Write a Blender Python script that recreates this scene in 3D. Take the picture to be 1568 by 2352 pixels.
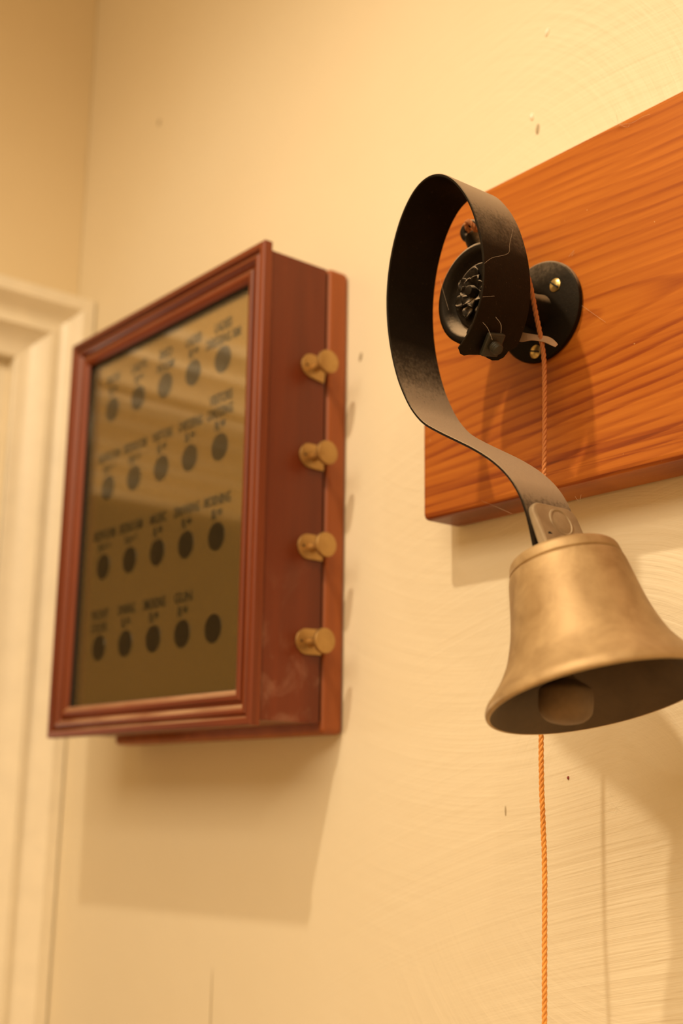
import bpy, bmesh, math, random
from mathutils import Vector, Matrix
random.seed(4)
for o in list(bpy.data.objects): bpy.data.objects.remove(o)
scn = bpy.context.scene
col = scn.collection
Z0 = 1.6                      # camera height above the floor

# ------------------------------------------------------------------ camera
cam_d = bpy.data.cameras.new('camera'); cam = bpy.data.objects.new('camera', cam_d); col.objects.link(cam)
Rt = Vector((0.6297, 0.7767, 0.0131)); Up = Vector((0.1690, -0.1534, 0.9736)); Fw = Vector((-0.7583, 0.6108, 0.2279))
Fw.normalize(); Rt = (Rt - Fw*Rt.dot(Fw)).normalized(); Up = Rt.cross(Fw)
cam.matrix_world = Matrix(((Rt.x, Up.x, -Fw.x, 0), (Rt.y, Up.y, -Fw.y, -0.62), (Rt.z, Up.z, -Fw.z, Z0), (0, 0, 0, 1)))
cam_d.sensor_fit = 'VERTICAL'; cam_d.sensor_height = 23.5; cam_d.sensor_width = 15.67
cam_d.lens = 2865.1/2352*23.5
cam_d.clip_start = 0.01
cam_d.dof.use_dof = True
cam_d.dof.focus_distance = 0.745
cam_d.dof.aperture_fstop = 2.8
scn.camera = cam

# ------------------------------------------------------------------ world, lamps, exposure
w = bpy.data.worlds.new('world'); scn.world = w; w.use_nodes = True
w.node_tree.nodes['Background'].inputs[0].default_value = (1.0, 0.72, 0.45, 1)
w.node_tree.nodes['Background'].inputs[1].default_value = 0.02
def lamp(name, loc, power, colour=(1.0, 0.83, 0.585), radius=0.03):
    d = bpy.data.lights.new(name, 'POINT'); d.energy = power; d.color = colour; d.shadow_soft_size = radius
    o = bpy.data.objects.new(name, d); col.objects.link(o); o.location = loc
    return o
sd = bpy.data.lights.new('ceiling_spotlight', 'SPOT'); sd.energy = 37; sd.color = (1.0, 0.83, 0.585); sd.shadow_soft_size = 0.016
sd.spot_size = math.radians(142); sd.spot_blend = 1.0
so = bpy.data.objects.new('ceiling_spotlight', sd); col.objects.link(so); so.location = (-0.49, -0.65, Z0+0.98)
so.rotation_euler = (Vector((-0.82, -0.33, Z0-0.60))-so.location).to_track_quat('-Z', 'Y').to_euler()
lamp('ceiling_lamp', (0.62, -1.15, Z0+0.98), 8.5, radius=0.02)
ad = bpy.data.lights.new('ambient_fill_light', 'AREA'); ad.shape = 'RECTANGLE'; ad.size = 2.2; ad.size_y = 1.6; ad.energy = 84; ad.color = (1.0, 0.83, 0.585)  # added unseen soft fill for the room's ambient light, not a fitting
ao = bpy.data.objects.new('ambient_fill_light', ad); col.objects.link(ao); ao.location = (0.35, -2.0, Z0+1.14)
lamp('passage_fill_light', (-2.05, -0.22, Z0+0.02), 14, radius=0.05)  # added unseen fill that brightens the soffit reflected in the glass
scn.view_settings.view_transform = 'Standard'; scn.view_settings.look = 'None'
scn.view_settings.gamma = 1; scn.view_settings.use_curve_mapping = False
scn.view_settings.exposure = -0.57

# ------------------------------------------------------------------ materials
def nt(name):
    m = bpy.data.materials.new(name); m.use_nodes = True
    t = m.node_tree; b = t.nodes['Principled BSDF']
    return m, t, b
def N(t, typ, **kw):
    n = t.nodes.new(typ)
    for k, v in kw.items():
        if k.startswith('i_'):
            n.inputs[k[2:].replace('_', ' ')].default_value = v
        else: setattr(n, k, v)
    return n
def M(t, op, a, b=None, c=None):
    n = t.nodes.new('ShaderNodeMath'); n.operation = op
    for i, v in enumerate((a, b, c)):
        if v is None: continue
        if isinstance(v, (int, float)): n.inputs[i].default_value = v
        else: t.links.new(v, n.inputs[i])
    return n.outputs[0]
def ramp(t, fac, stops):
    n = t.nodes.new('ShaderNodeValToRGB'); e = n.color_ramp.elements
    while len(e) < len(stops): e.new(0.5)
    for k, (p, c) in enumerate(stops):
        e[k].position = p; e[k].color = (c[0], c[1], c[2], 1) if isinstance(c, tuple) else (c, c, c, 1)
    t.links.new(fac, n.inputs[0]); return n.outputs[0]
def mixc(t, fac, a, b):
    n = t.nodes.new('ShaderNodeMix'); n.data_type = 'RGBA'
    for s, v in ((n.inputs[0], fac), (n.inputs[6], a), (n.inputs[7], b)):
        if isinstance(v, (int, float)): s.default_value = v
        elif isinstance(v, tuple): s.default_value = (v[0], v[1], v[2], 1)
        else: t.links.new(v, s)
    return n.outputs[2]
def coords(t, scale=(1, 1, 1), loc=(0, 0, 0), kind='Object'):
    tc = t.nodes.new('ShaderNodeTexCoord'); mp = t.nodes.new('ShaderNodeMapping')
    mp.inputs['Scale'].default_value = scale; mp.inputs['Location'].default_value = loc
    t.links.new(tc.outputs[kind], mp.inputs['Vector']); return mp.outputs[0]
def noise(t, vec, scale, detail=3, rough=0.5, dist=0.0):
    n = N(t, 'ShaderNodeTexNoise'); n.inputs['Scale'].default_value = scale; n.inputs['Detail'].default_value = detail
    n.inputs['Roughness'].default_value = rough; n.inputs['Distortion'].default_value = dist
    t.links.new(vec, n.inputs['Vector']); return n.outputs['Fac']
def bump(t, b, h, strength, dist):
    n = t.nodes.new('ShaderNodeBump'); n.inputs['Strength'].default_value = strength; n.inputs['Distance'].default_value = dist
    t.links.new(h, n.inputs['Height']); t.links.new(n.outputs[0], b.inputs['Normal'])
def sep(t, v):
    n = t.nodes.new('ShaderNodeSeparateXYZ'); t.links.new(v, n.inputs[0]); return n.outputs
def up_facing(t, lo, hi):
    g = t.nodes.new('ShaderNodeNewGeometry'); z = sep(t, g.outputs['Normal'])[2]
    n = t.nodes.new('ShaderNodeMapRange'); n.inputs[1].default_value = lo; n.inputs[2].default_value = hi
    t.links.new(z, n.inputs[0]); return n.outputs[0]

def mat_wall(name, colr, strokes=True):
    m, t, b = nt(name)
    v = coords(t)
    base = mixc(t, ramp(t, noise(t, v, 3.0, 4), [(0.35, 0.0), (0.7, 1.0)]), colr, tuple(c*k for c, k in zip(colr, (0.97, 0.955, 0.92))))
    t.links.new(base, b.inputs['Base Color'])
    b.inputs['Roughness'].default_value = 0.55
    b.inputs['Specular IOR Level'].default_value = 0.3
    if strokes:
        x, y, z = sep(t, v)
        n1 = noise(t, v, 6.0, 2)
        # broad arcs of the plasterer's brush, fading in and out
        def arcs(cx, cz, freq, wob):
            dx = M(t, 'SUBTRACT', x, cx); dz = M(t, 'SUBTRACT', z, cz)
            r = M(t, 'SQRT', M(t, 'ADD', M(t, 'MULTIPLY', dx, dx), M(t, 'MULTIPLY', dz, dz)))
            cmb = t.nodes.new('ShaderNodeCombineXYZ'); t.links.new(M(t, 'MULTIPLY', r, freq), cmb.inputs[0])
            t.links.new(M(t, 'MULTIPLY', M(t, 'ARCTAN2', dz, dx), wob), cmb.inputs[1])
            return noise(t, cmb.outputs[0], 1.0, 3, 0.6)
        a1 = arcs(-0.50, Z0+0.00, 130, 1.2)
        a2 = arcs(-0.62, Z0+0.40, 120, 1.5)
        a3 = arcs(-0.20, Z0-1.40, 190, 2.0)
        m1 = ramp(t, noise(t, v, 5.0, 1), [(0.42, 0.0), (0.62, 1.0)])
        m2 = ramp(t, noise(t, coords(t, (1, 1, 1), (3.1, 0, 1.7)), 4.0, 1), [(0.42, 0.0), (0.62, 1.0)])
        right = t.nodes.new('ShaderNodeMapRange'); right.inputs[1].default_value = -0.75; right.inputs[2].default_value = -0.45
        t.links.new(x, right.inputs[0])
        h = M(t, 'ADD', M(t, 'MULTIPLY', a1, m1), M(t, 'ADD', M(t, 'MULTIPLY', a2, m2), M(t, 'MULTIPLY', a3, M(t, 'SUBTRACT', 1.0, m1))))
        h = M(t, 'MULTIPLY', h, M(t, 'ADD', 0.25, right.outputs[0]))
        h = M(t, 'ADD', h, M(t, 'MULTIPLY', noise(t, v, 18, 2), 0.5))
        bump(t, b, h, 0.6, 0.0018)
    else:
        bump(t, b, noise(t, v, 30, 3), 0.1, 0.002)
    return m
CREAM = (0.84, 0.735, 0.545)
m_wall = mat_wall('cream_painted_plaster', CREAM)
m_wall2 = mat_wall('cream_painted_plaster_smooth', (0.82, 0.68, 0.45), False)
m_ceil = mat_wall('white_ceiling_paint', (0.86, 0.80, 0.68), False)
def mat_plain(name, c, rough=0.4, metal=0.0, spec=0.5, nz=0.08, ns=40):
    m, t, b = nt(name); v = coords(t)
    f = noise(t, v, ns, 4)
    t.links.new(mixc(t, f, tuple(k*(1-nz) for k in c), tuple(min(1, k*(1+nz)) for k in c)), b.inputs['Base Color'])
    b.inputs['Roughness'].default_value = rough; b.inputs['Metallic'].default_value = metal
    b.inputs['Specular IOR Level'].default_value = spec
    return m
m_trim = mat_plain('cream_gloss_paint', (0.86, 0.77, 0.60), 0.32)
m_floor = mat_plain('brown_floor_boards', (0.42, 0.30, 0.18), 0.4, ns=8, nz=0.3)

# varnished pine: growth rings cut along the board, knot-like flame figure
def mat_pine():
    m, t, b = nt('varnished_orange_pine')
    v = coords(t); x, y, z = sep(t, v)
    wob = noise(t, coords(t, (4, 3, 30)), 1.0, 3)
    wob2 = noise(t, coords(t, (4.5, 4, 5)), 1.0, 1)
    zc = M(t, 'SUBTRACT', z, Z0+0.302)
    zc = M(t, 'ADD', zc, M(t, 'MULTIPLY', M(t, 'SUBTRACT', wob2, 0.5), 0.022))
    r = M(t, 'SQRT', M(t, 'ADD', M(t, 'MULTIPLY', zc, zc), 0.00009))
    ph = M(t, 'ADD', M(t, 'MULTIPLY', r, 1.0), M(t, 'MULTIPLY', x, 0.085))
    ph = M(t, 'ADD', ph, M(t, 'MULTIPLY', M(t, 'SUBTRACT', wob, 0.5), 0.011))
    rings = M(t, 'FRACT', M(t, 'MULTIPLY', ph, 135))
    ring = ramp(t, rings, [(0.0, 0.15), (0.45, 0.25), (0.80, 1.0), (0.93, 0.75), (1.0, 0.15)])
    fine = noise(t, coords(t, (5, 60, 260)), 1.0, 5, 0.62)
    big = noise(t, coords(t, (2.2, 5, 34)), 1.0, 2)
    foot = t.nodes.new('ShaderNodeMapRange'); foot.inputs[1].default_value = Z0+0.226; foot.inputs[2].default_value = Z0+0.210; t.links.new(z, foot.inputs[0])
    dense = M(t, 'MULTIPLY', foot.outputs[0], ramp(t, noise(t, coords(t, (2.5, 8, 210)), 1.0, 2), [(0.46, 0.0), (0.60, 0.55)]))   # tight dark heartwood lines along the lower edge
    ring = M(t, 'MULTIPLY', ring, ramp(t, noise(t, coords(t, (3, 5, 45), (4, 0, 2)), 1.0, 2), [(0.35, 0.5), (0.65, 1.0)]))
    f = M(t, 'ADD', M(t, 'MULTIPLY', ring, 0.43), M(t, 'ADD', M(t, 'MULTIPLY', fine, 0.68), M(t, 'SUBTRACT', M(t, 'MULTIPLY', big, 0.65), 0.50)))
    f = M(t, 'ADD', f, dense)
    c = ramp(t, f, [(0.0, (0.54, 0.170, 0.020)), (0.33, (0.43, 0.118, 0.013)), (0.66, (0.27, 0.054, 0.008)), (1.0, (0.14, 0.024, 0.005))])
    up = up_facing(t, 0.35, 0.8)
    dn = noise(t, coords(t, (8, 40, 40)), 1.0, 3)
    c = mixc(t, M(t, 'MULTIPLY', up, M(t, 'ADD', 0.5, M(t, 'MULTIPLY', dn, 0.5))), c, (0.74, 0.56, 0.38))   # dust lying on the top edge
    # fine lint specks caught in the varnish
    sp = ramp(t, noise(t, v, 330, 1), [(0.79, 0.0), (0.82, 1.0)])
    c = mixc(t, M(t, 'MULTIPLY', sp, 0.5), c, (0.75, 0.45, 0.2))
    t.links.new(c, b.inputs['Base Color'])
    b.inputs['Roughness'].default_value = 0.38
    b.inputs['Specular IOR Level'].default_value = 0.35
    bump(t, b, M(t, 'ADD', ring, fine), 0.06, 0.001)
    return m
m_pine = mat_pine()

def mat_mahogany(name, a, bcol, along='Z', dust=0.0, scuff=False, rough=0.35):
    m, t, b = nt(name)
    s = {'Z': (70, 70, 5), 'X': (5, 70, 70), 'Y': (70, 5, 70)}[along]
    g = noise(t, coords(t, s), 1.0, 5, 0.6, 0.3)
    g2 = noise(t, coords(t, tuple(k*0.25 for k in s)), 1.0, 2)
    c = ramp(t, M(t, 'ADD', M(t, 'MULTIPLY', g, 0.6), M(t, 'MULTIPLY', g2, 0.5)), [(0.32, a), (0.72, bcol)])
    if dust:
        up = up_facing(t, 0.25, 0.85)
        dn = noise(t, coords(t, (14, 60, 60)), 1.0, 3)
        c = mixc(t, M(t, 'MULTIPLY', up, M(t, 'MULTIPLY', ramp(t, dn, [(0.35, 0.35), (0.6, 1.0)]), dust)), c, (0.62, 0.40, 0.23))
    if scuff:
        x, y, z = sep(t, coords(t))
        lo = t.nodes.new('ShaderNodeMapRange'); lo.inputs[1].default_value = Z0+0.19; lo.inputs[2].default_value = Z0+0.08
        t.links.new(z, lo.inputs[0])
        sc = ramp(t, noise(t, coords(t, (26, 26, 17)), 1.0, 5, 0.65, 0.8), [(0.5, 0.0), (0.72, 1.0)])
        c = mixc(t, M(t, 'MULTIPLY', M(t, 'MULTIPLY', sc, lo.outputs[0]), 0.55), c, (0.45, 0.24, 0.16))
    t.links.new(c, b.inputs['Base Color'])
    b.inputs['Roughness'].default_value = rough; b.inputs['Specular IOR Level'].default_value = 0.35
    bump(t, b, g, 0.08, 0.001)
    return m
MA, MB_ = (0.115, 0.021, 0.006), (0.25, 0.052, 0.013)
m_mah_v = mat_mahogany('mahogany_upright_grain', MA, MB_, 'Z')
m_mah_h = mat_mahogany('mahogany_level_grain', MA, MB_, 'X', dust=0.85)
m_mah_side = mat_mahogany('mahogany_scuffed_side', MA, (0.19, 0.034, 0.009), 'Z', scuff=True)
m_back = mat_mahogany('orange_back_board', (0.26, 0.065, 0.016), (0.40, 0.11, 0.024), 'Z', rough=0.45)

def mat_iron():
    m, t, b = nt('black_japanned_iron_with_dust')
    v = coords(t)
    up = up_facing(t, 0.17, 0.64)
    sp = noise(t, v, 420, 3, 0.7); bl = noise(t, v, 70, 3)
    f = M(t, 'MULTIPLY', M(t, 'POWER', up, 0.8), ramp(t, M(t, 'ADD', M(t, 'MULTIPLY', sp, 0.6), M(t, 'ADD', M(t, 'MULTIPLY', bl, 0.3), M(t, 'MULTIPLY', up, 0.55))), [(0.5, 0.25), (0.78, 1.0)]))
    c = mixc(t, M(t, 'MAXIMUM', f, M(t, 'MULTIPLY', bl, 0.014)), (0.008, 0.0055, 0.0035), (0.37, 0.275, 0.185))
    lint = ramp(t, noise(t, v, 700, 2, 0.6), [(0.68, 0.0), (0.76, 1.0)])
    c = mixc(t, M(t, 'MULTIPLY', lint, 0.11), c, (0.35, 0.24, 0.14))
    t.links.new(c, b.inputs['Base Color'])
    b.inputs['Roughness'].default_value = 0.55; b.inputs['Specular IOR Level'].default_value = 0.10; b.inputs['Specular Tint'].default_value = (1.0, 0.8, 0.55, 1)
    bump(t, b, M(t, 'ADD', sp, bl), 0.35, 0.0006)
    return m
m_iron = mat_iron()
def mat_bronze(name, lo, hi, rough, metal=0.75):
    m, t, b = nt(name); v = coords(t)
    f = noise(t, v, 55, 5, 0.65, 0.4); f2 = noise(t, v, 14, 2)
    c = ramp(t, M(t, 'ADD', M(t, 'MULTIPLY', f, 0.6), M(t, 'MULTIPLY', f2, 0.45)), [(0.34, lo), (0.66, hi)])
    t.links.new(c, b.inputs['Base Color'])
    b.inputs['Metallic'].default_value = metal
    t.links.new(M(t, 'ADD', rough-0.1, M(t, 'MULTIPLY', f, 0.25)), b.inputs['Roughness'])
    bump(t, b, f, 0.06, 0.0006)
    return m
m_bell = mat_bronze('tarnished_bell_brass', (0.29, 0.175, 0.07), (0.52, 0.36, 0.18), 0.50, 0.40)
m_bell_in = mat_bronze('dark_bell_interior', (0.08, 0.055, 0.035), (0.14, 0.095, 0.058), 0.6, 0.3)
m_tab = mat_bronze('dusty_bell_lug', (0.22, 0.15, 0.08), (0.38, 0.28, 0.165), 0.6, 0.25)
m_brass = mat_bronze('aged_brass_knob', (0.34, 0.19, 0.06), (0.52, 0.32, 0.115), 0.36, 0.75)
m_screw = mat_bronze('brass_screw', (0.60, 0.42, 0.14), (0.80, 0.60, 0.25), 0.3, 0.9)
m_bolt = mat_plain('grimy_bolt', (0.028, 0.024, 0.014), 0.5, 0.2)
m_clap = mat_bronze('dull_clapper', (0.16, 0.10, 0.055), (0.30, 0.20, 0.11), 0.6, 0.4)
m_dark = mat_plain('dark_hole_and_shade', (0.008, 0.006, 0.004), 0.8)
def mat_cord():
    m, t, b = nt('orange_twine')
    v = coords(t); z = sep(t, v)[2]
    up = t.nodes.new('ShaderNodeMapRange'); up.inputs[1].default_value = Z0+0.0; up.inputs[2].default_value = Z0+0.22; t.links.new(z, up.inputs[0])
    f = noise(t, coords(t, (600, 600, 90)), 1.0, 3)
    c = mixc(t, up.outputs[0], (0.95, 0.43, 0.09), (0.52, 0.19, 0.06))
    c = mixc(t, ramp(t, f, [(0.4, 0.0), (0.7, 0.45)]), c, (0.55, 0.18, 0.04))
    t.links.new(c, b.inputs['Base Color']); b.inputs['Roughness'].default_value = 0.75
    return m
m_cord = mat_cord()
m_fluff = mat_plain('pale_lint', (0.62, 0.45, 0.30), 0.9)
m_paper = mat_plain('brown_paper', (0.50, 0.32, 0.20), 0.85, ns=120, nz=0.25)
# painted indicator glass: olive gold paint, black print
def mat_panel():
    m, t, b = nt('olive_gold_paint_behind_glass'); v = coords(t)
    c = mixc(t, noise(t, v, 9, 3), (0.42, 0.285, 0.115), (0.48, 0.325, 0.135))
    t.links.new(c, b.inputs['Base Color']); b.inputs['Roughness'].default_value = 0.12
    b.inputs['Metallic'].default_value = 0.74
    return m
m_panel = mat_panel()
m_print = mat_plain('black_print', (0.022, 0.017, 0.008), 0.4)
m_disc = mat_plain('black_window_disc', (0.010, 0.007, 0.004), 0.3)
def mat_glass():
    m, t, b = nt('clear_pane')
    t.nodes.remove(b); out = t.nodes['Material Output']
    tr = t.nodes.new('ShaderNodeBsdfTransparent'); gl = t.nodes.new('ShaderNodeBsdfGlossy')
    gl.inputs['Roughness'].default_value = 0.03; gl.inputs['Color'].default_value = (1, 1, 1, 1)
    tr.inputs['Color'].default_value = (0.97, 0.97, 0.93, 1)
    g = t.nodes.new('ShaderNodeNewGeometry'); dt = t.nodes.new('ShaderNodeVectorMath'); dt.operation = 'DOT_PRODUCT'
    t.links.new(g.outputs['Normal'], dt.inputs[0]); t.links.new(g.outputs['Incoming'], dt.inputs[1])
    d1 = M(t, 'SUBTRACT', 1.0, M(t, 'ABSOLUTE', dt.outputs['Value']))
    fres = M(t, 'ADD', 0.062, M(t, 'MULTIPLY', M(t, 'POWER', d1, 5.0), 0.95))
    mx = t.nodes.new('ShaderNodeMixShader')
    t.links.new(fres, mx.inputs[0]); t.links.new(tr.outputs[0], mx.inputs[1]); t.links.new(gl.outputs[0], mx.inputs[2])
    t.links.new(mx.outputs[0], out.inputs['Surface'])
    return m
m_glass = mat_glass()

# ------------------------------------------------------------------ mesh helpers
def obj(name, bm, mat, parent=None, smooth=False, bev=0.0, seg=2, angle=40):
    bmesh.ops.recalc_face_normals(bm, faces=bm.faces)
    me = bpy.data.meshes.new(name); bm.to_mesh(me); bm.free()
    o = bpy.data.objects.new(name, me); col.objects.link(o)
    me.materials.append(mat)
    if smooth:
        for p in me.polygons: p.use_smooth = True
        me.set_sharp_from_angle(angle=math.radians(angle))
    if bev:
        md = o.modifiers.new('bevel', 'BEVEL'); md.width = bev; md.segments = seg; md.limit_method = 'ANGLE'
        md.harden_normals = False
    if parent:
        o.parent = parent; o.matrix_parent_inverse = parent.matrix_world.inverted()
    return o
def add_box(bm, x0, x1, y0, y1, z0, z1):
    v = [bm.verts.new((x, y, z)) for x in (x0, x1) for y in (y0, y1) for z in (z0, z1)]
    for f in ((0, 1, 3, 2), (4, 6, 7, 5), (0, 4, 5, 1), (2, 3, 7, 6), (0, 2, 6, 4), (1, 5, 7, 3)):
        bm.faces.new([v[i] for i in f])
def box(*a):
    bm = bmesh.new(); add_box(bm, *a); return bm
def add_lathe(bm, prof, c, axis, seg=48, close=False):
    ax = Vector(axis).normalized(); c = Vector(c)
    e1 = ax.orthogonal().normalized(); e2 = ax.cross(e1)
    rings = []
    for r, s in prof:
        if r < 1e-7: rings.append([bm.verts.new(c+ax*s)])
        else: rings.append([bm.verts.new(c+ax*s+(e1*math.cos(2*math.pi*k/seg)+e2*math.sin(2*math.pi*k/seg))*r) for k in range(seg)])
    pairs = list(zip(rings, rings[1:]))
    if close: pairs.append((rings[-1], rings[0]))
    for a, b in pairs:
        for k in range(seg):
            k2 = (k+1) % seg
            if len(a) == 1 and len(b) == 1: continue
            if len(a) == 1: bm.faces.new((a[0], b[k], b[k2]))
            elif len(b) == 1: bm.faces.new((a[k], b[0], a[k2]))
            else: bm.faces.new((a[k], b[k], b[k2], a[k2]))
def lathe(prof, c, axis, seg=48, close=False):
    bm = bmesh.new(); add_lathe(bm, prof, c, axis, seg, close); return bm
def smooth_path(pts, n):
    out = []; P = [Vector(p) for p in pts]; m = len(P)
    for i in range(m-1):
        a, b, c, d = P[max(i-1, 0)], P[i], P[i+1], P[min(i+2, m-1)]
        for k in range(n):
            s = k/n
            out.append(0.5*((2*b)+(c-a)*s+(2*a-5*b+4*c-d)*s*s+(3*b-a-3*c+d)*s**3))
    out.append(P[-1]); return out
def add_tube(bm, pts, r, seg=8, cap=True):
    P = [Vector(p) for p in pts]; n = len(P); rad = r if isinstance(r, (list, tuple)) else [r]*n
    t0 = (P[1]-P[0]).normalized(); u = t0.orthogonal().normalized(); rings = []
    for i in range(n):
        tg = (P[min(i+1, n-1)]-P[max(i-1, 0)]).normalized()
        u = (u-tg*u.dot(tg)).normalized(); v = tg.cross(u)
        rings.append([bm.verts.new(P[i]+(u*math.cos(2*math.pi*k/seg)+v*math.sin(2*math.pi*k/seg))*rad[i]) for k in range(seg)])
    for a, b in zip(rings, rings[1:]):
        for k in range(seg): bm.faces.new((a[k], a[(k+1) % seg], b[(k+1) % seg], b[k]))
    if cap: bm.faces.new(rings[0][::-1]); bm.faces.new(rings[-1])
def thing(name, loc, label, cat, group=None, rz=0):
    o = bpy.data.objects.new(name, None); col.objects.link(o); o.location = loc; o.rotation_euler = (0, 0, rz)
    o.empty_display_size = 0.02
    o['label'] = label; o['category'] = cat
    if group: o['group'] = group
    bpy.context.view_layer.update(); return o
def tag(o, label, cat, group=None):
    o['label'] = label; o['category'] = cat
    if group: o['group'] = group
    return o
def struct(o, label=None):
    o['kind'] = 'structure'
    if label: o['label'] = label
    return o
# ------------------------------------------------------------------ the setting
XL = -1.27; DEPTH = 0.39; YJ = -0.078; ZH = Z0+0.48; YE = -0.93
CE = Z0+1.18
struct(obj('floor', box(-4.2, 2.6, -3.4, 0.15, -0.1, 0.0), m_floor), 'dark floor, out of view below')
struct(obj('ceiling', box(-4.2, 2.6, -3.4, 0.15, CE, CE+0.1), m_ceil), 'pale ceiling above the picture')
bm = box(XL-DEPTH, 2.45, 0.0, 0.15, 0.0, CE)
w_back = struct(obj('wall_back', bm, m_wall), 'cream painted wall with brush marks that carries the board and the glazed box')
bm = box(XL-DEPTH, XL, YJ-0.002, -0.0005, 0.0, ZH); add_box(bm, XL-DEPTH, XL, -3.3, -0.0005, ZH, CE); add_box(bm, XL-DEPTH, XL, -3.3, YE, 0, ZH)
struct(obj('wall_left', bm, m_wall2), 'cream side wall above the white door casing')
struct(obj('wall_right', box(2.45, 2.6, -3.4, 0.0, 0, CE), m_wall2), 'cream wall behind the camera on the right')
struct(obj('wall_front', box(-4.2, 2.45, -3.4, -3.3, 0, CE), m_wall2), 'cream wall behind the camera')
struct(obj('wall_passage', box(-4.2, -4.1, -3.3, 0.15, 0, CE), m_wall2), 'dim wall of the passage beyond the doorway')
struct(obj('wall_passage_end', box(-4.1, XL-DEPTH, 0.0, 0.15, 0, CE), m_wall2), 'dim end wall of the passage beyond the doorway')

# door casing: moulded profile, u from the outer edge inwards, h proud of the wall
PROF = [(0, 0), (0, 0.047), (0.002, 0.049), (0.015, 0.049), (0.018, 0.046), (0.024, 0.037), (0.031, 0.032), (0.036, 0.031),
        (0.038, 0.034), (0.045, 0.034), (0.048, 0.030), (0.056, 0.022), (0.066, 0.018), (0.076, 0.017), (0.078, 0.015), (0.078, 0)]
lean = math.tan(math.radians(0.8))
def rail(prof, fn0, fn1):
    bm = bmesh.new(); a = [bm.verts.new(fn0(u, h)) for u, h in prof]; b = [bm.verts.new(fn1(u, h)) for u, h in prof]
    n = len(prof)
    for i in range(n): j = (i+1) % n; bm.faces.new((a[i], a[j], b[j], b[i]))
    bm.faces.new(a); bm.faces.new(b[::-1]); return bm
ZT = Z0+0.558
def lx(h, z): return XL+h if h <= 0 else XL+h+(z-ZT)*lean*0.9
W = 0.078; YO2 = YE-W
j1 = rail(PROF, lambda u, h: (lx(h, 0), -0.0012-u, 0.0), lambda u, h: (lx(h, ZT-u), -0.0012-u, ZT-u))
struct(obj('trim_1', j1, m_trim, smooth=True, angle=25), 'moulded white door casing upright in the corner')
j2 = rail(PROF, lambda u, h: (lx(h, ZT-u), -0.0012-u, ZT-u), lambda u, h: (lx(h, ZT-u), YO2+u, ZT-u))
struct(obj('trim_2', j2, m_trim, smooth=True, angle=25), 'moulded white door casing head')
j3 = rail(PROF, lambda u, h: (lx(h, 0), YO2+u, 0.0), lambda u, h: (lx(h, ZT-u), YO2+u, ZT-u))
struct(obj('trim_3', j3, m_trim, smooth=True, angle=25), 'far upright of the door casing, out of view')
# deep painted lining of the doorway: upright and soffit with beads
struct(obj('trim_4', box(XL-DEPTH, XL-0.001, YJ-0.014, YJ-0.002, 0, ZH-0.012), m_trim), 'flat white lining of the doorway beside the casing')
bm = box(XL-DEPTH, XL-0.001, YE+0.001, YJ-0.002, ZH-0.012, ZH-0.0005)
for xb, wb, hb in ((-1.325, 0.014, 0.010), (-1.395, 0.020, 0.016), (-1.475, 0.014, 0.010), (-1.555, 0.020, 0.016), (-1.635, 0.024, 0.018)):
    pts = [(xb+wb*math.cos(a), ZH-0.012-hb*math.sin(a)) for a in [math.pi*k/8 for k in range(9)]]
    a = [bm.verts.new((p[0], YE+0.001, p[1])) for p in pts]; b = [bm.verts.new((p[0], YJ-0.014, p[1])) for p in pts]
    for i in range(8): bm.faces.new((a[i], a[i+1], b[i+1], b[i]))
    bm.faces.new(a); bm.faces.new(b[::-1])
struct(obj('trim_5', bm, m_trim), 'beaded soffit of the doorway, seen only in the glass')

# blemishes on the painted wall: runs of paint, specks and a crease
def blob(name, x, z, rx, rz, mat, d=0.0012, tilt=0.0):
    bm = bmesh.new(); bmesh.ops.create_icosphere(bm, subdivisions=2, radius=1.0)
    bmesh.ops.transform(bm, matrix=Matrix.Translation((x, -0.0002, Z0+z)) @ Matrix.Rotation(tilt, 4, 'Y') @ Matrix.Diagonal((rx, d, rz, 1)), verts=bm.verts)
    return obj(name, bm, mat, w_back, smooth=True)
m_red = mat_plain('dried_red_speck', (0.25, 0.03, 0.015), 0.5)
m_stain_crease = mat_plain('grey_brown_stain_crease', (0.42, 0.33, 0.20), 0.6)
m_chip = mat_plain('pale_paint_drop', (0.92, 0.86, 0.72), 0.35)
blob('paint_speck', -0.537, 0.018, 0.0007, 0.0012, m_red)
blob('wall_stain_crease', -0.549, 0.478, 0.0018, 0.0042, m_stain_crease, 0.0006, 0.15)
blob('paint_drop', -0.554, 0.490, 0.0016, 0.003, m_chip, 0.0018)
blob('paint_drop', -0.5373, 0.551, 0.0016, 0.0035, m_chip, 0.0016, 0.5)
blob('wall_stain_crease', -0.592, -0.003, 0.0006, 0.0035, m_stain_crease, 0.0005)
blob('wall_stain_crease', -0.747, 0.3585, 0.002, 0.004, m_stain_crease, 0.0005, 0.3)
blob('wall_stain_crease', -0.9355, -0.19, 0.0008, 0.055, m_stain_crease, 0.0004)  # thin vertical crease in the wall, its dark line drawn as a brown sliver
blob('wall_stain_crease', -1.100, 0.731, 0.003, 0.004, m_stain_crease, 0.0005)

# ------------------------------------------------------------------ pine board that carries the bell
PX0, PZ0, PZ1, PT = -0.6343, Z0+0.1955, Z0+0.4262, 0.0361
plank = obj('mounting_board', box(PX0, 0.42, -PT, -0.0004, PZ0, PZ1), m_pine, bev=0.0045, seg=3, smooth=False)
for p in plank.data.polygons: p.use_smooth = False
tag(plank, 'thick varnished orange pine board with rounded edges, fixed to the wall behind the bell', 'board')

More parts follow.
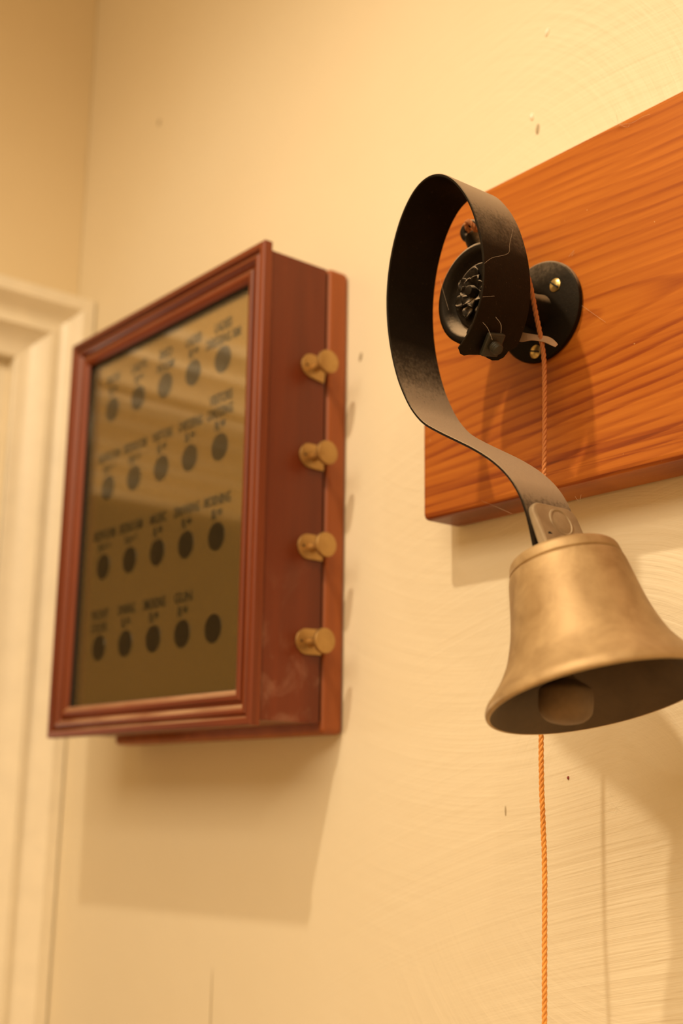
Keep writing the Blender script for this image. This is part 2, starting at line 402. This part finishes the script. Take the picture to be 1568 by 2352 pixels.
# ------------------------------------------------------------------ glazed bell indicator box
BX0, BX1, BZ0, BZ1, BD = -1.0835, -0.7621, Z0+0.0556, Z0+0.4405, 0.0899
bx = thing('bell_indicator_box', (BX1, -0.0006, BZ0), 'reddish mahogany box with a glazed front of round windows and brass knobs on its side', 'indicator box', rz=math.radians(0.8))
RY = math.radians(0.8)
def bobj(name, bm, mat, parent=None, **kw):
    # geometry is given as if the box hung square; turn it with the box
    M_ = Matrix.Translation(bx.location) @ Matrix.Rotation(RY, 4, 'Z') @ Matrix.Translation(-Vector((BX1, 0, BZ0)))
    bmesh.ops.transform(bm, matrix=M_, verts=bm.verts)
    return obj(name, bm, mat, parent or bx, **kw)
SX1 = -0.7637
bobj('back_board', box(BX0+0.004, SX1+0.0004, -0.0212, 0.0, BZ0-0.0035, BZ1-0.0035), m_back, bev=0.004, seg=3)
# carcase: four separate sides between back board and door
st, sb = BZ1-0.006, BZ0+0.004
bobj('side_panel', box(SX1-0.011, SX1, -0.0815, -0.0237, sb, st), m_mah_side, bev=0.0008)
bobj('side_panel', box(BX0+0.004, BX0+0.015, -0.0815, -0.0237, sb, st), m_mah_v, bev=0.0008)
bobj('top_panel', box(BX0+0.0152, SX1-0.0112, -0.0815, -0.0237, st-0.011, st), m_mah_h, bev=0.0008)
bobj('bottom_panel', box(BX0+0.0152, SX1-0.0112, -0.0815, -0.0237, sb, sb+0.011), m_mah_h, bev=0.0008)
bobj('gap_filler', box(BX0+0.012, SX1-0.0025, -0.0238, -0.0212, sb+0.002, st-0.002), m_dark)
# moulded, mitred door frame
FP = [(0.0, 0.0815), (0.0, 0.0888), (0.0010, 0.0899), (0.0052, 0.0899), (0.0060, 0.0892), (0.0066, 0.0862), (0.0076, 0.0854), (0.0084, 0.0858), (0.0088, 0.0876),
      (0.0100, 0.0888), (0.0120, 0.0890), (0.0134, 0.0880), (0.0146, 0.0858), (0.0160, 0.0842), (0.0180, 0.0838), (0.0186, 0.0842), (0.0188, 0.0862),
      (0.0200, 0.0872), (0.0228, 0.0872), (0.0246, 0.0862), (0.0262, 0.0846), (0.0272, 0.0838), (0.0275, 0.0828), (0.0275, 0.0775), (0.018, 0.0775), (0.012, 0.0815)]
def fr(x0, z0, sx, sz):
    return lambda u, h: (x0+sx*u, -h, z0+sz*u)
frm = [('frame_stile', m_mah_v, fr(BX1, BZ0, -1, 1), fr(BX1, BZ1, -1, -1)), ('frame_stile', m_mah_v, fr(BX0, BZ0, 1, 1), fr(BX0, BZ1, 1, -1)),
       ('frame_rail', m_mah_h, fr(BX0, BZ1, 1, -1), fr(BX1, BZ1, -1, -1)), ('frame_rail', m_mah_h, fr(BX0, BZ0, 1, 1), fr(BX1, BZ0, -1, 1))]
for nm, mt, a, b in frm: bobj(nm, rail(FP, a, b), mt, smooth=True, angle=28)
GX0, GX1, GZ0, GZ1 = BX0+0.0272, BX1-0.0272, BZ0+0.0272, BZ1-0.0272
PY = -0.0772
panel = bobj('painted_panel', box(GX0-0.012, GX1+0.012, PY, PY+0.004, GZ0-0.012, GZ1+0.012), m_panel)
bobj('glass_pane', box(GX0+0.0010, GX1-0.0010, PY-0.0030, PY-0.0010, GZ0+0.0007, GZ1-0.0010), m_glass)
for nm, a, b in (('rebate_shade_strip', (GX0-0.0003, GX0+0.0009), (GZ0-0.0003, GZ1+0.0003)), ('rebate_shade_strip', (GX1-0.0009, GX1+0.0003), (GZ0-0.0003, GZ1+0.0003)),
                 ('rebate_shade_strip', (GX0+0.0009, GX1-0.0009), (GZ1-0.0009, GZ1+0.0003)), ('rebate_shade_strip', (GX0+0.0009, GX1-0.0009), (GZ0-0.0003, GZ0+0.0006))):
    bobj(nm, box(a[0], a[1], -0.0825, PY, b[0], b[1]), m_dark)  # black strips put the shade of the frame's inner edge into colour
colsx = [-1.0178, -0.9708, -0.9244, -0.8791, -0.834]; rowsz = [Z0+0.3614, Z0+0.2850, Z0+0.2096, Z0+0.1347]
for rz_ in rowsz:
    for cx in colsx:
        bobj('window_disc', lathe([(0, 0.0005), (0.0116, 0.0005), (0.0119, 0.0), ], (cx, PY, rz_), (0, -1, 0), 28), m_disc, panel)
def text_bm(lines, cx, z_top):
    """block of small capitals above a window; ^ marks raised small letters"""
    bm = bmesh.new(); z = z_top
    for size, s in lines:
        segs = []; cur = ''
        main, _, sup = s.partition('^')
        xw = 0.0; parts = []
        for txt, sc, dz in ((main, 1.0, 0.0), (sup, 0.62, 0.34)):
            if not txt: continue
            cu = bpy.data.curves.new('t', 'FONT'); cu.body = txt; cu.size = size*1.38*sc; cu.offset = 0.00026; cu.resolution_u = 2
            cu.space_character = 0.98
            to = bpy.data.objects.new('t', cu); col.objects.link(to)
            me = bpy.data.meshes.new_from_object(to.evaluated_get(bpy.context.evaluated_depsgraph_get()))
            xs = [v.co.x for v in me.vertices]
            sxn = 0.66 if len(txt) > 5 else (0.75 if len(txt) > 3 else 1.0)
            parts.append((me, xw-min(xs)*sxn, dz*size, sxn)); xw += (max(xs)-min(xs))*sxn + size*0.12
            bpy.data.objects.remove(to); bpy.data.curves.remove(cu)
        for me, xo, dz, sxn in parts:
            k = bmesh.new(); k.from_mesh(me)
            bmesh.ops.transform(k, matrix=Matrix.Translation((cx-xw/2+xo, PY-0.0004, z-size+dz)) @ Matrix.Rotation(math.pi/2, 4, 'X') @ Matrix.Diagonal((sxn, 1, 1, 1)), verts=k.verts)
            tmp = bpy.data.meshes.new('tmp'); k.to_mesh(tmp); k.free(); bm.from_mesh(tmp); bpy.data.meshes.remove(tmp); bpy.data.meshes.remove(me)
        z -= size*1.32
    return bm
S = 0.0092
R1 = [['BATH', 'R^M'], ['LADYS', 'R^M'], ['BED', 'ROOM'], ['LADIES', 'R^M'], ['LADIES', 'DRESSING RM']]
R2 = [['BEDROOM', 'N^o 4'], ['BEDROOM', 'N^o 3'], ['VISITORS', 'R^M'], ['DRESSING', 'R^M'], ['VISITORS', 'DRESSING', 'R^M']]
R3 = [['BEDROOM', 'N^o 2'], ['BEDROOM', 'N^o 1'], ['MUSIC', 'R^M'], ['DRAWING', 'R^M'], ['MORNING', 'R^M']]
R4 = [['FRONT', 'DOOR'], ['DINING', 'R^M'], ['SMOKING', 'R^M'], ['GUN', 'R^M'], None]
for rz_, row in zip(rowsz, (R1, R2, R3, R4)):
    for cx, ln in zip(colsx, row):
        if not ln: continue
        zt = rz_+0.0142+S+S*1.32*(len(ln)-1)
        bobj('lettering', text_bm([(S, s) for s in ln], cx, zt), m_print, panel)
# brass knobs on slotted plates down the right-hand side
KX = SX1
def knob(z, tilt=0.0):
    bm = bmesh.new(); n = 14; y0, y1, hw = -0.0490, -0.0245, 0.0100
    ring = []
    for k in range(n+1):
        a = math.pi/2+math.pi*k/n; ring.append((y0+hw+hw*math.cos(a)*1.0, hw*math.sin(a)))
    ring += [(y1, -hw), (y1, hw)]
    def tr(p): c, s = math.cos(tilt), math.sin(tilt); yy, zz = p[0]-(-0.037), p[1]; return (-0.037+yy*c-zz*s, yy*s+zz*c)
    ring = [tr(p) for p in ring]
    a = [bm.verts.new((KX+0.0002, p[0], z+p[1])) for p in ring]; b = [bm.verts.new((KX+0.0022, p[0], z+p[1])) for p in ring]
    bm.faces.new(a); bm.faces.new(b[::-1])
    for i in range(len(a)): j = (i+1) % len(a); bm.faces.new((a[i], a[j], b[j], b[i]))
    pl = bobj('knob_plate', bm, m_brass, bev=0.0006, seg=2)
    bobj('knob', lathe([(0, 0.0022), (0.0042, 0.0022), (0.0036, 0.006), (0.0032, 0.010), (0.0045, 0.0135), (0.0085, 0.0155), (0.0098, 0.0172),
                        (0.0100, 0.0190), (0.0094, 0.0203), (0.0050, 0.0209), (0, 0.0210)], (KX, -0.0352, z-0.0006), (1, tilt*0.25, -tilt*0.2), 32), m_brass, pl, smooth=True)
    bobj('pin_hole', lathe([(0, 0.0003), (0.0011, 0.0003), (0.0011, 0.0)], (KX+0.0021, -0.0440, z), (1, 0, 0), 12), m_dark, pl)
for z, tl in ((Z0+0.3450, -0.16), (Z0+0.2698, -0.04), (Z0+0.1960, 0.0), (Z0+0.1215, 0.03)): knob(z, tl)

# ------------------------------------------------------------------ servants' call bell on its coiled spring
YC = -0.110
PCX, PCZ = -0.5165, Z0+0.316
sv = thing('servants_call_bell', (PCX, -PT, PCZ), 'brass bell hanging from a black coiled iron spring screwed to the pine board', 'bell')
# round base plate with brass screws
bp = obj('base_plate', lathe([(0, 0.0002), (0.0335, 0.0002), (0.0343, 0.0015), (0.0340, 0.0038), (0.0325, 0.0050), (0, 0.0054)], (PCX, -PT, PCZ), (0, -1, 0), 56), m_iron, sv, smooth=True)
for sx, sz in ((-0.5010, 0.3292), (-0.5192, 0.2886), (-0.541, 0.326)):
    sc = obj('screw', lathe([(0, 0.0016), (0.0030, 0.0015), (0.0046, 0.0004), (0.0048, -0.0012)], (sx, -PT-0.0052, Z0+sz), (0, -1, 0), 24), m_screw, bp, smooth=True)
    bm = bmesh.new(); add_box(bm, -0.0042, 0.0042, -0.00025, 0.0006, -0.0005, 0.0005)
    bmesh.ops.transform(bm, matrix=Matrix.Translation((sx, -PT-0.0067, Z0+sz)) @ Matrix.Rotation(random.uniform(0, 3), 4, 'Y'), verts=bm.verts)
    obj('screw_slot', bm, m_dark, bp)
# arm standing out from the plate
obj('arm', lathe([(0.0120, 0.0), (0.0110, 0.006), (0.0105, 0.014), (0.0105, 0.036), (0.0140, 0.044), (0.02, 0.05)], (PCX, -PT-0.005, PCZ-0.001), (0, -1, 0), 28), m_iron, sv, smooth=True)
# rosette boss at the end of the arm
RC = (PCX, -0.0735, Z0+0.3128)
ros = obj('rosette', lathe([(0, -0.002), (0.019, -0.001), (0.028, 0.006), (0.0322, 0.014), (0.0334, 0.021), (0.0328, 0.0258), (0.0300, 0.0274), (0.0272, 0.0262), (0.0252, 0.0225),
                  (0.0238, 0.0200), (0.0224, 0.0192), (0.0212, 0.0200), (0.0204, 0.0228), (0.0194, 0.0234), (0.0180, 0.0230), (0.012, 0.0240), (0, 0.0245)], RC, (0, -1, 0), 64), m_iron, sv, smooth=True, angle=60)
def petal(ang, r0, ln, wd, lift, tip):
    bm = bmesh.new(); nu, nv = 6, 5; grid = []
    ca, sa = math.cos(ang), math.sin(ang)
    for i in range(nu+1):
        s = i/nu; wv = wd*(math.sin(math.pi*min(1, s*0.9+0.1))**0.7)*(1-0.15*s)
        row = []
        for j in range(nv+1):
            q = (j/nv-0.5)*2
            rr = r0+ln*s-(0.18*ln*abs(q)*s*s); tt = q*wv
            h = 0.0240+lift*(math.sin(math.pi*s*0.8)+0.1)*(1-0.5*(1-abs(q)**1.5)*0.9)+tip*s*s
            x = rr*ca-tt*sa; z = rr*sa+tt*ca
            row.append(bm.verts.new((RC[0]+x, RC[1]-h, RC[2]+z)))
        grid.append(row)
    for i in range(nu):
        for j in range(nv): bm.faces.new((grid[i][j], grid[i+1][j], grid[i+1][j+1], grid[i][j+1]))
    o = obj('petal', bm, m_iron, ros, smooth=True, angle=80)
    md = o.modifiers.new('solid', 'SOLIDIFY'); md.thickness = 0.0009; md.offset = 0
for k in range(7): petal(2*math.pi*k/7+0.2, 0.0030, 0.0088, 0.0042, 0.0046, 0.0010)
for k in range(7): petal(2*math.pi*(k+0.5)/7+0.2, 0.0085, 0.0100, 0.0046, 0.0030, 0.0004)
obj('flower_centre', lathe([(0.0026, 0.0240), (0.0040, 0.0285), (0.0032, 0.0316), (0, 0.0328)], RC, (0, -1, 0), 16), m_iron, ros, smooth=True)
# lever behind the rosette with an eye at its upper end
lv = bmesh.new()
pts = [(PCX-0.004, -0.071, Z0+0.335), (-0.5300, -0.072, Z0+0.3500), (-0.5385, -0.073, Z0+0.3600), (-0.5430, -0.0735, Z0+0.3685)]
P = smooth_path(pts, 5)
add_tube(lv, P, [0.0085-0.0025*(k/(len(P)-1)) for k in range(len(P))], 12)
obj('lever', lv, m_iron, sv, smooth=True)
bm = bmesh.new(); add_lathe(bm, [(0.0028+0.0052/2+0.0027*math.cos(a), 0.0026*math.sin(a)) for a in [2*math.pi*k/10 for k in range(10)]], (-0.5440, -0.0745, Z0+0.3725), (0.25, -1, 0.0), 28, close=True)
obj('lever_eye', bm, m_iron, sv, smooth=True)
# lug under the rosette that the spring is bolted to
bm = bmesh.new(); add_tube(bm, smooth_path([(-0.5205, -0.092, Z0+0.2900), (-0.5115, -0.094, Z0+0.2800), (-0.4985, -0.100, Z0+0.2715)], 4), 0.0085, 14)
obj('spring_lug', bm, m_iron, sv, smooth=True)

# coiled flat spring; (x, z) of the strip measured in its own plane
SP = [(-0.5040, .2610), (-0.4913, .2715), (-0.4849, .2817), (-0.4806, .2925), (-0.4789, .3075), (-0.4803, .3236), (-0.4841, .3387), (-0.4892, .3523), (-0.4968, .3653), (-0.5064, .3765),
      (-0.5174, .3835), (-0.5290, .3850), (-0.5405, .3800), (-0.5509, .3681), (-0.5584, .3526), (-0.5630, .3357), (-0.5650, .3172), (-0.5640, .2976), (-0.5605, .2789), (-0.5552, .2619),
      (-0.5493, .2490), (-0.5418, .2366), (-0.5315, .2253), (-0.5185, .2166), (-0.5034, .2078), (-0.4878, .1986), (-0.4732, .1883), (-0.4620, .1776), (-0.4545, .1668), (-0.4500, .1566), (-0.4474, .1478), (-0.4452, .1384), (-0.4440, .1325)]
path = smooth_path([(x, 0, Z0+z) for x, z in SP], 4)
def strip(path, y0, y1, th):
    n = len(path); ny = 12; L = [0.0]
    for a, b in zip(path, path[1:]): L.append(L[-1]+(b-a).length)
    def at(s):
        i = 0
        while i < n-2 and L[i+1] < s: i += 1
        p = path[i].lerp(path[i+1], min(1.0, max(0.0, (s-L[i])/(L[i+1]-L[i]))))
        tg = (path[min(i+2, n-1)]-path[max(i-1, 0)]).normalized(); return p, Vector((tg.z, 0, -tg.x))
    def start(k):                                     # foot of the strip: sheared off at a slant with snipped corners
        q = k/ny; return 0.0110*q+0.0045*max(0.0, 1-q/0.12)+0.006*max(0.0, (q-0.80)/0.20)
    bm = bmesh.new(); rows = []; S0 = max(start(k) for k in range(ny+1))+0.002; total = L[-1]; m = 150
    for i in range(m+1):
        ring = []
        for sgn in (1, -1):
            for k in (range(ny+1) if sgn > 0 else range(ny, -1, -1)):
                s0 = start(k); s = s0+(S0-s0)*(i/4) if i <= 4 else S0+(total-S0)*(i-4)/(m-4)
                p, nr = at(s); v = p+nr*(sgn*th/2); ring.append(bm.verts.new((v.x, y0+(y1-y0)*k/ny, v.z)))
        rows.append(ring)
    w_ = len(rows[0])
    for a, b in zip(rows, rows[1:]):
        for k in range(w_): bm.faces.new((a[k], a[(k+1) % w_], b[(k+1) % w_], b[k]))
    bm.faces.new(rows[0][::-1]); bm.faces.new(rows[-1])
    return bm
obj('spring', strip(path, -0.1300, -0.0900, 0.0017), m_iron, sv, smooth=True, angle=50, bev=0.0004, seg=1)
# bolt and square nut near the foot of the spring
nrm = Vector((0.70, 0.0, -0.71)).normalized(); bc = Vector((-0.4915, -0.1120, Z0+0.2692))+nrm*0.0009
q = nrm.to_track_quat('Z', 'Y').to_matrix().to_4x4()
bm = bmesh.new(); add_box(bm, -0.0062, 0.0062, -0.0075, 0.0075, 0, 0.0035)
bmesh.ops.transform(bm, matrix=Matrix.Translation(bc) @ q @ Matrix.Rotation(0.2, 4, 'Z'), verts=bm.verts)
obj('square_nut', bm, m_bolt, sv, bev=0.001, seg=2)
prof = [(0, 0.003)]+[(0.0037-(0.0005 if k % 2 else 0), 0.003+0.0008*k) for k in range(7)]+[(0.0030, 0.0088), (0, 0.0092)]
obj('bolt', lathe(prof, bc, nrm, 20), m_bolt, sv, smooth=True, angle=30)

# the bell: crown at BC, axis leaning in the plane of the spring
th = math.radians(16.0); AX = Vector((math.sin(th), 0.0, -math.cos(th))); BC = Vector((-0.4413, YC, Z0+0.1325))
outer = [(0, -0.0015), (0.020, -0.0014), (0.0268, -0.0005), (0.0296, 0.0014), (0.0306, 0.0046), (0.0309, 0.0066), (0.0303, 0.0072), (0.0304, 0.0079), (0.0315, 0.0086), (0.0328, 0.0140), (0.0341, 0.0215),
         (0.0356, 0.0300), (0.0376, 0.0390), (0.0402, 0.0475), (0.0436, 0.0560), (0.0478, 0.0630), (0.0520, 0.0685), (0.0556, 0.0725), (0.0582, 0.0752), (0.0596, 0.0778), (0.0599, 0.0798), (0.0592, 0.0812), (0.0578, 0.0812)]
inner = [(0.0578, 0.0812), (0.0566, 0.0795), (0.0535, 0.0755), (0.0480, 0.0690), (0.0425, 0.0610), (0.0372, 0.0500), (0.0335, 0.0370), (0.0312, 0.0250), (0.0295, 0.0140), (0.0270, 0.0080), (0.0200, 0.0050), (0, 0.0045)]
def resample(pr, n):
    out = smooth_path([(r, s, 0) for r, s in pr], n); return [(max(0, p.x), p.y) for p in out]
bell = obj('bell_body', lathe(resample(outer, 3), BC, AX, 96), m_bell, sv, smooth=True, angle=60)
obj('bell_interior', lathe(resample(inner, 3), BC, AX, 96), m_bell_in, bell, smooth=True, angle=60)
# clapper on a short rod
ca = Vector((0.0, -0.04, -1)).normalized(); cb = BC+AX*0.006
rod = bmesh.new(); add_tube(rod, [cb, cb+ca*0.062], 0.0019, 10)
obj('clapper_rod', rod, m_clap, bell, smooth=True)
obj('clapper', lathe(resample([(0, 0.0), (0.004, 0.0), (0.0065, 0.003), (0.0125, 0.0065), (0.0142, 0.0095), (0.0144, 0.0165), (0.0132, 0.0215), (0.0085, 0.0252), (0, 0.0268)], 4), cb+ca*0.0585, ca, 40), m_clap, bell, smooth=True, angle=50)
# lug of the bell riveted to the tail of the spring
tg = Vector((0.0112, 0, -0.0300)).normalized(); nr = Vector((-tg.z, 0, tg.x)); mid = Vector((-0.4478, YC, Z0+0.1480))
def frame_pt(a, y, n): return mid+tg*a+nr*n+Vector((0, y, 0))
bm = bmesh.new(); out = []
hw, L0, L1, rr = 0.0188, -0.0130, 0.0165, 0.0075
for k in range(7):
    a = math.pi/2*k/6; out.append((L0+rr-rr*math.sin(a)*1.0 if False else L0+rr*(1-math.sin(a)), hw-rr*(1-math.cos(a)) if False else hw-rr+rr*math.cos(a)))
full = [(L1, hw)]+out+[(a, -y) for a, y in out[::-1]]+[(L1, -hw)]
bot = [bm.verts.new(frame_pt(a, y, 0.0009)) for a, y in full]; top = [bm.verts.new(frame_pt(a, y*0.97, 0.0052+0.002*max(0, a/L1))) for a, y in full]
bm.faces.new(bot[::-1]); bm.faces.new(top)
for i in range(len(full)): j = (i+1) % len(full); bm.faces.new((bot[i], bot[j], top[j], top[i]))
lug = obj('bell_lug', bm, m_tab, bell, bev=0.0012, seg=3)
obj('rivet', lathe([(0, 0.0013), (0.0060, 0.0012), (0.0072, 0.0008), (0.0078, 0.0014), (0.0086, 0.0012), (0.0090, 0.0)], frame_pt(-0.0015, 0.001, 0.0052), nr, 32), m_tab, bell, smooth=True)
obj('pin_hole', lathe([(0, 0.0006), (0.0018, 0.0006), (0.0018, 0.0)], frame_pt(0.0085, -0.0125, 0.0060), nr, 14), m_dark, bell)

# ------------------------------------------------------------------ pull cord: three laid strands
def twist(path, R, r, pitch, n=3):
    bm = bmesh.new(); P = path; L = [0.0]
    for a, b in zip(P, P[1:]): L.append(L[-1]+(b-a).length)
    total = L[-1]; steps = int(total/pitch*9); idx = 0
    pts = []
    for k in range(steps+1):
        s = total*k/steps
        while idx < len(P)-2 and L[idx+1] < s: idx += 1
        f = (s-L[idx])/max(1e-9, L[idx+1]-L[idx]); pts.append(P[idx].lerp(P[idx+1], f))
    for j in range(n):
        tube = []
        u = Vector((1, 0, 0))
        for k, p in enumerate(pts):
            tgv = (pts[min(k+1, steps)]-pts[max(k-1, 0)]).normalized(); u = (u-tgv*u.dot(tgv)).normalized(); v = tgv.cross(u)
            a = 2*math.pi*(j/n+total*k/steps/pitch); tube.append(p+(u*math.cos(a)+v*math.sin(a))*R)
        add_tube(bm, tube, r, 6)
    return bm
CP = [(-0.4924, -0.0780, Z0+0.3238), (-0.4966, -0.0700, Z0+0.3195), (-0.4996, -0.0620, Z0+0.3036), (-0.5002, -0.0560, Z0+0.2834), (-0.5000, -0.0550, Z0+0.2719), (-0.5002, -0.0550, Z0+0.2532), (-0.5011, -0.0550, Z0+0.2250), (-0.5023, -0.0550, Z0+0.2000), (-0.5051, -0.0550, Z0+0.1429), (-0.5082, -0.0550, Z0+0.0900), (-0.5097, -0.0550, Z0+0.0410), (-0.5102, -0.0550, Z0+0.0132), (-0.5097, -0.0550, Z0-0.0117), (-0.5094, -0.0550, Z0-0.0362), (-0.5108, -0.0550, Z0-0.0794), (-0.5121, -0.0550, Z0-0.1198), (-0.5135, -0.0550, Z0-0.1763)]
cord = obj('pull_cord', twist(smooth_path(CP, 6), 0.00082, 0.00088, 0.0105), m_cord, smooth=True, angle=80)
tag(cord, 'twisted orange twine hanging down behind the brass bell', 'cord')
# scrap of the same twine knotted through the lever eye
k0 = Vector((-0.5440, -0.0745, Z0+0.3725))
kp = [k0+Vector(d) for d in ((0.001, 0.004, -0.004), (0.0055, -0.001, -0.0035), (0.0060, -0.0045, 0.001), (0.0025, -0.0055, 0.0045), (-0.001, -0.003, 0.002), (0.0, 0.002, -0.001), (0.0035, 0.005, -0.005), (0.008, -0.001, -0.002), (0.011, -0.002, 0.001))]
kn = obj('twine_knot', twist(smooth_path(kp, 8), 0.0008, 0.0009, 0.009), m_cord, smooth=True, angle=80)
tag(kn, 'short end of orange twine knotted through the lever eye above the rosette', 'twine')
# torn strip of paper caught on the base plate
bm = bmesh.new(); pa = smooth_path([(-0.5190, -0.0600, Z0+0.2965), (-0.5120, -0.0620, Z0+0.2915), (-0.5040, -0.0600, Z0+0.2895), (-0.4960, -0.0560, Z0+0.2865), (-0.4900, -0.0540, Z0+0.2815)], 5)
rows = []
for k, p in enumerate(pa):
    s = k/(len(pa)-1); wd = 0.0030*(1-0.75*s**3)+0.0006*math.sin(9*s)
    rows.append([bm.verts.new(p+Vector((0, 0.001, wd))), bm.verts.new(p+Vector((0, -0.001, -wd)))])
for a, b in zip(rows, rows[1:]): bm.faces.new((a[0], a[1], b[1], b[0]))
pp = obj('paper_scrap', bm, m_paper); md = pp.modifiers.new('solid', 'SOLIDIFY'); md.thickness = 0.0004
tag(pp, 'small torn strip of brown paper caught behind the twine on the round base plate', 'paper scrap')
# wisps of cobweb on the spring, lint caught on the board
def wisps(name, lines, r, parent):
    bm = bmesh.new()
    for ln in lines: add_tube(bm, smooth_path([(x, y, Z0+z) for x, y, z in ln], 4), r, 4)
    o = obj(name, bm, m_fluff, parent); o['kind'] = 'stuff'; return o
wisps('cobweb', [[(-0.4754, -0.1325, 0.3084), (-0.4690, -0.1325, 0.3098), (-0.4566, -0.1325, 0.3081), (-0.4551, -0.1325, 0.3135), (-0.4522, -0.1325, 0.3219)],
    [(-0.4771, -0.1325, 0.2881), (-0.4677, -0.1325, 0.2856)],
    [(-0.4700, -0.1325, 0.2597), (-0.4733, -0.1325, 0.2673), (-0.4774, -0.1325, 0.2725)],
    [(-0.4631, -0.1325, 0.2616), (-0.4630, -0.1325, 0.2668), (-0.4670, -0.1325, 0.2725)],
    [(-0.5356, -0.1035, 0.3060), (-0.5415, -0.1035, 0.3233), (-0.5435, -0.1035, 0.3300)]], 0.00004, sv)
wisps('lint', [[(-0.4881, -0.0375, 0.3155), (-0.4778, -0.0375, 0.3058), (-0.4644, -0.0375, 0.2935)],
    [(-0.4528, -0.0380, 0.4275), (-0.4485, -0.0380, 0.4225), (-0.4377, -0.0380, 0.4185), (-0.4293, -0.0380, 0.4190), (-0.4234, -0.0380, 0.4181)],
    [(-0.4492, -0.0380, 0.4298), (-0.4485, -0.0380, 0.4225), (-0.4506, -0.0380, 0.4213), (-0.4472, -0.0380, 0.4210), (-0.4450, -0.0380, 0.4231)],
    [(-0.4485, -0.0380, 0.4225), (-0.4412, -0.0380, 0.4171), (-0.4394, -0.0380, 0.4184)],
    [(-0.5224, -0.0378, 0.3443), (-0.5167, -0.0378, 0.3430), (-0.5136, -0.0378, 0.3444), (-0.5198, -0.0378, 0.3410)],
    [(-0.4921, -0.0378, 0.3469), (-0.4873, -0.0378, 0.3497), (-0.4896, -0.0378, 0.3466), (-0.4866, -0.0378, 0.3480)],
    [(-0.5736, -0.0378, 0.1991), (-0.5636, -0.0378, 0.1943), (-0.5461, -0.0378, 0.1854)],
    [(-0.4926, -0.0380, 0.1872), (-0.4893, -0.0380, 0.1832), (-0.4877, -0.0380, 0.1874)]], 0.00006, plank)
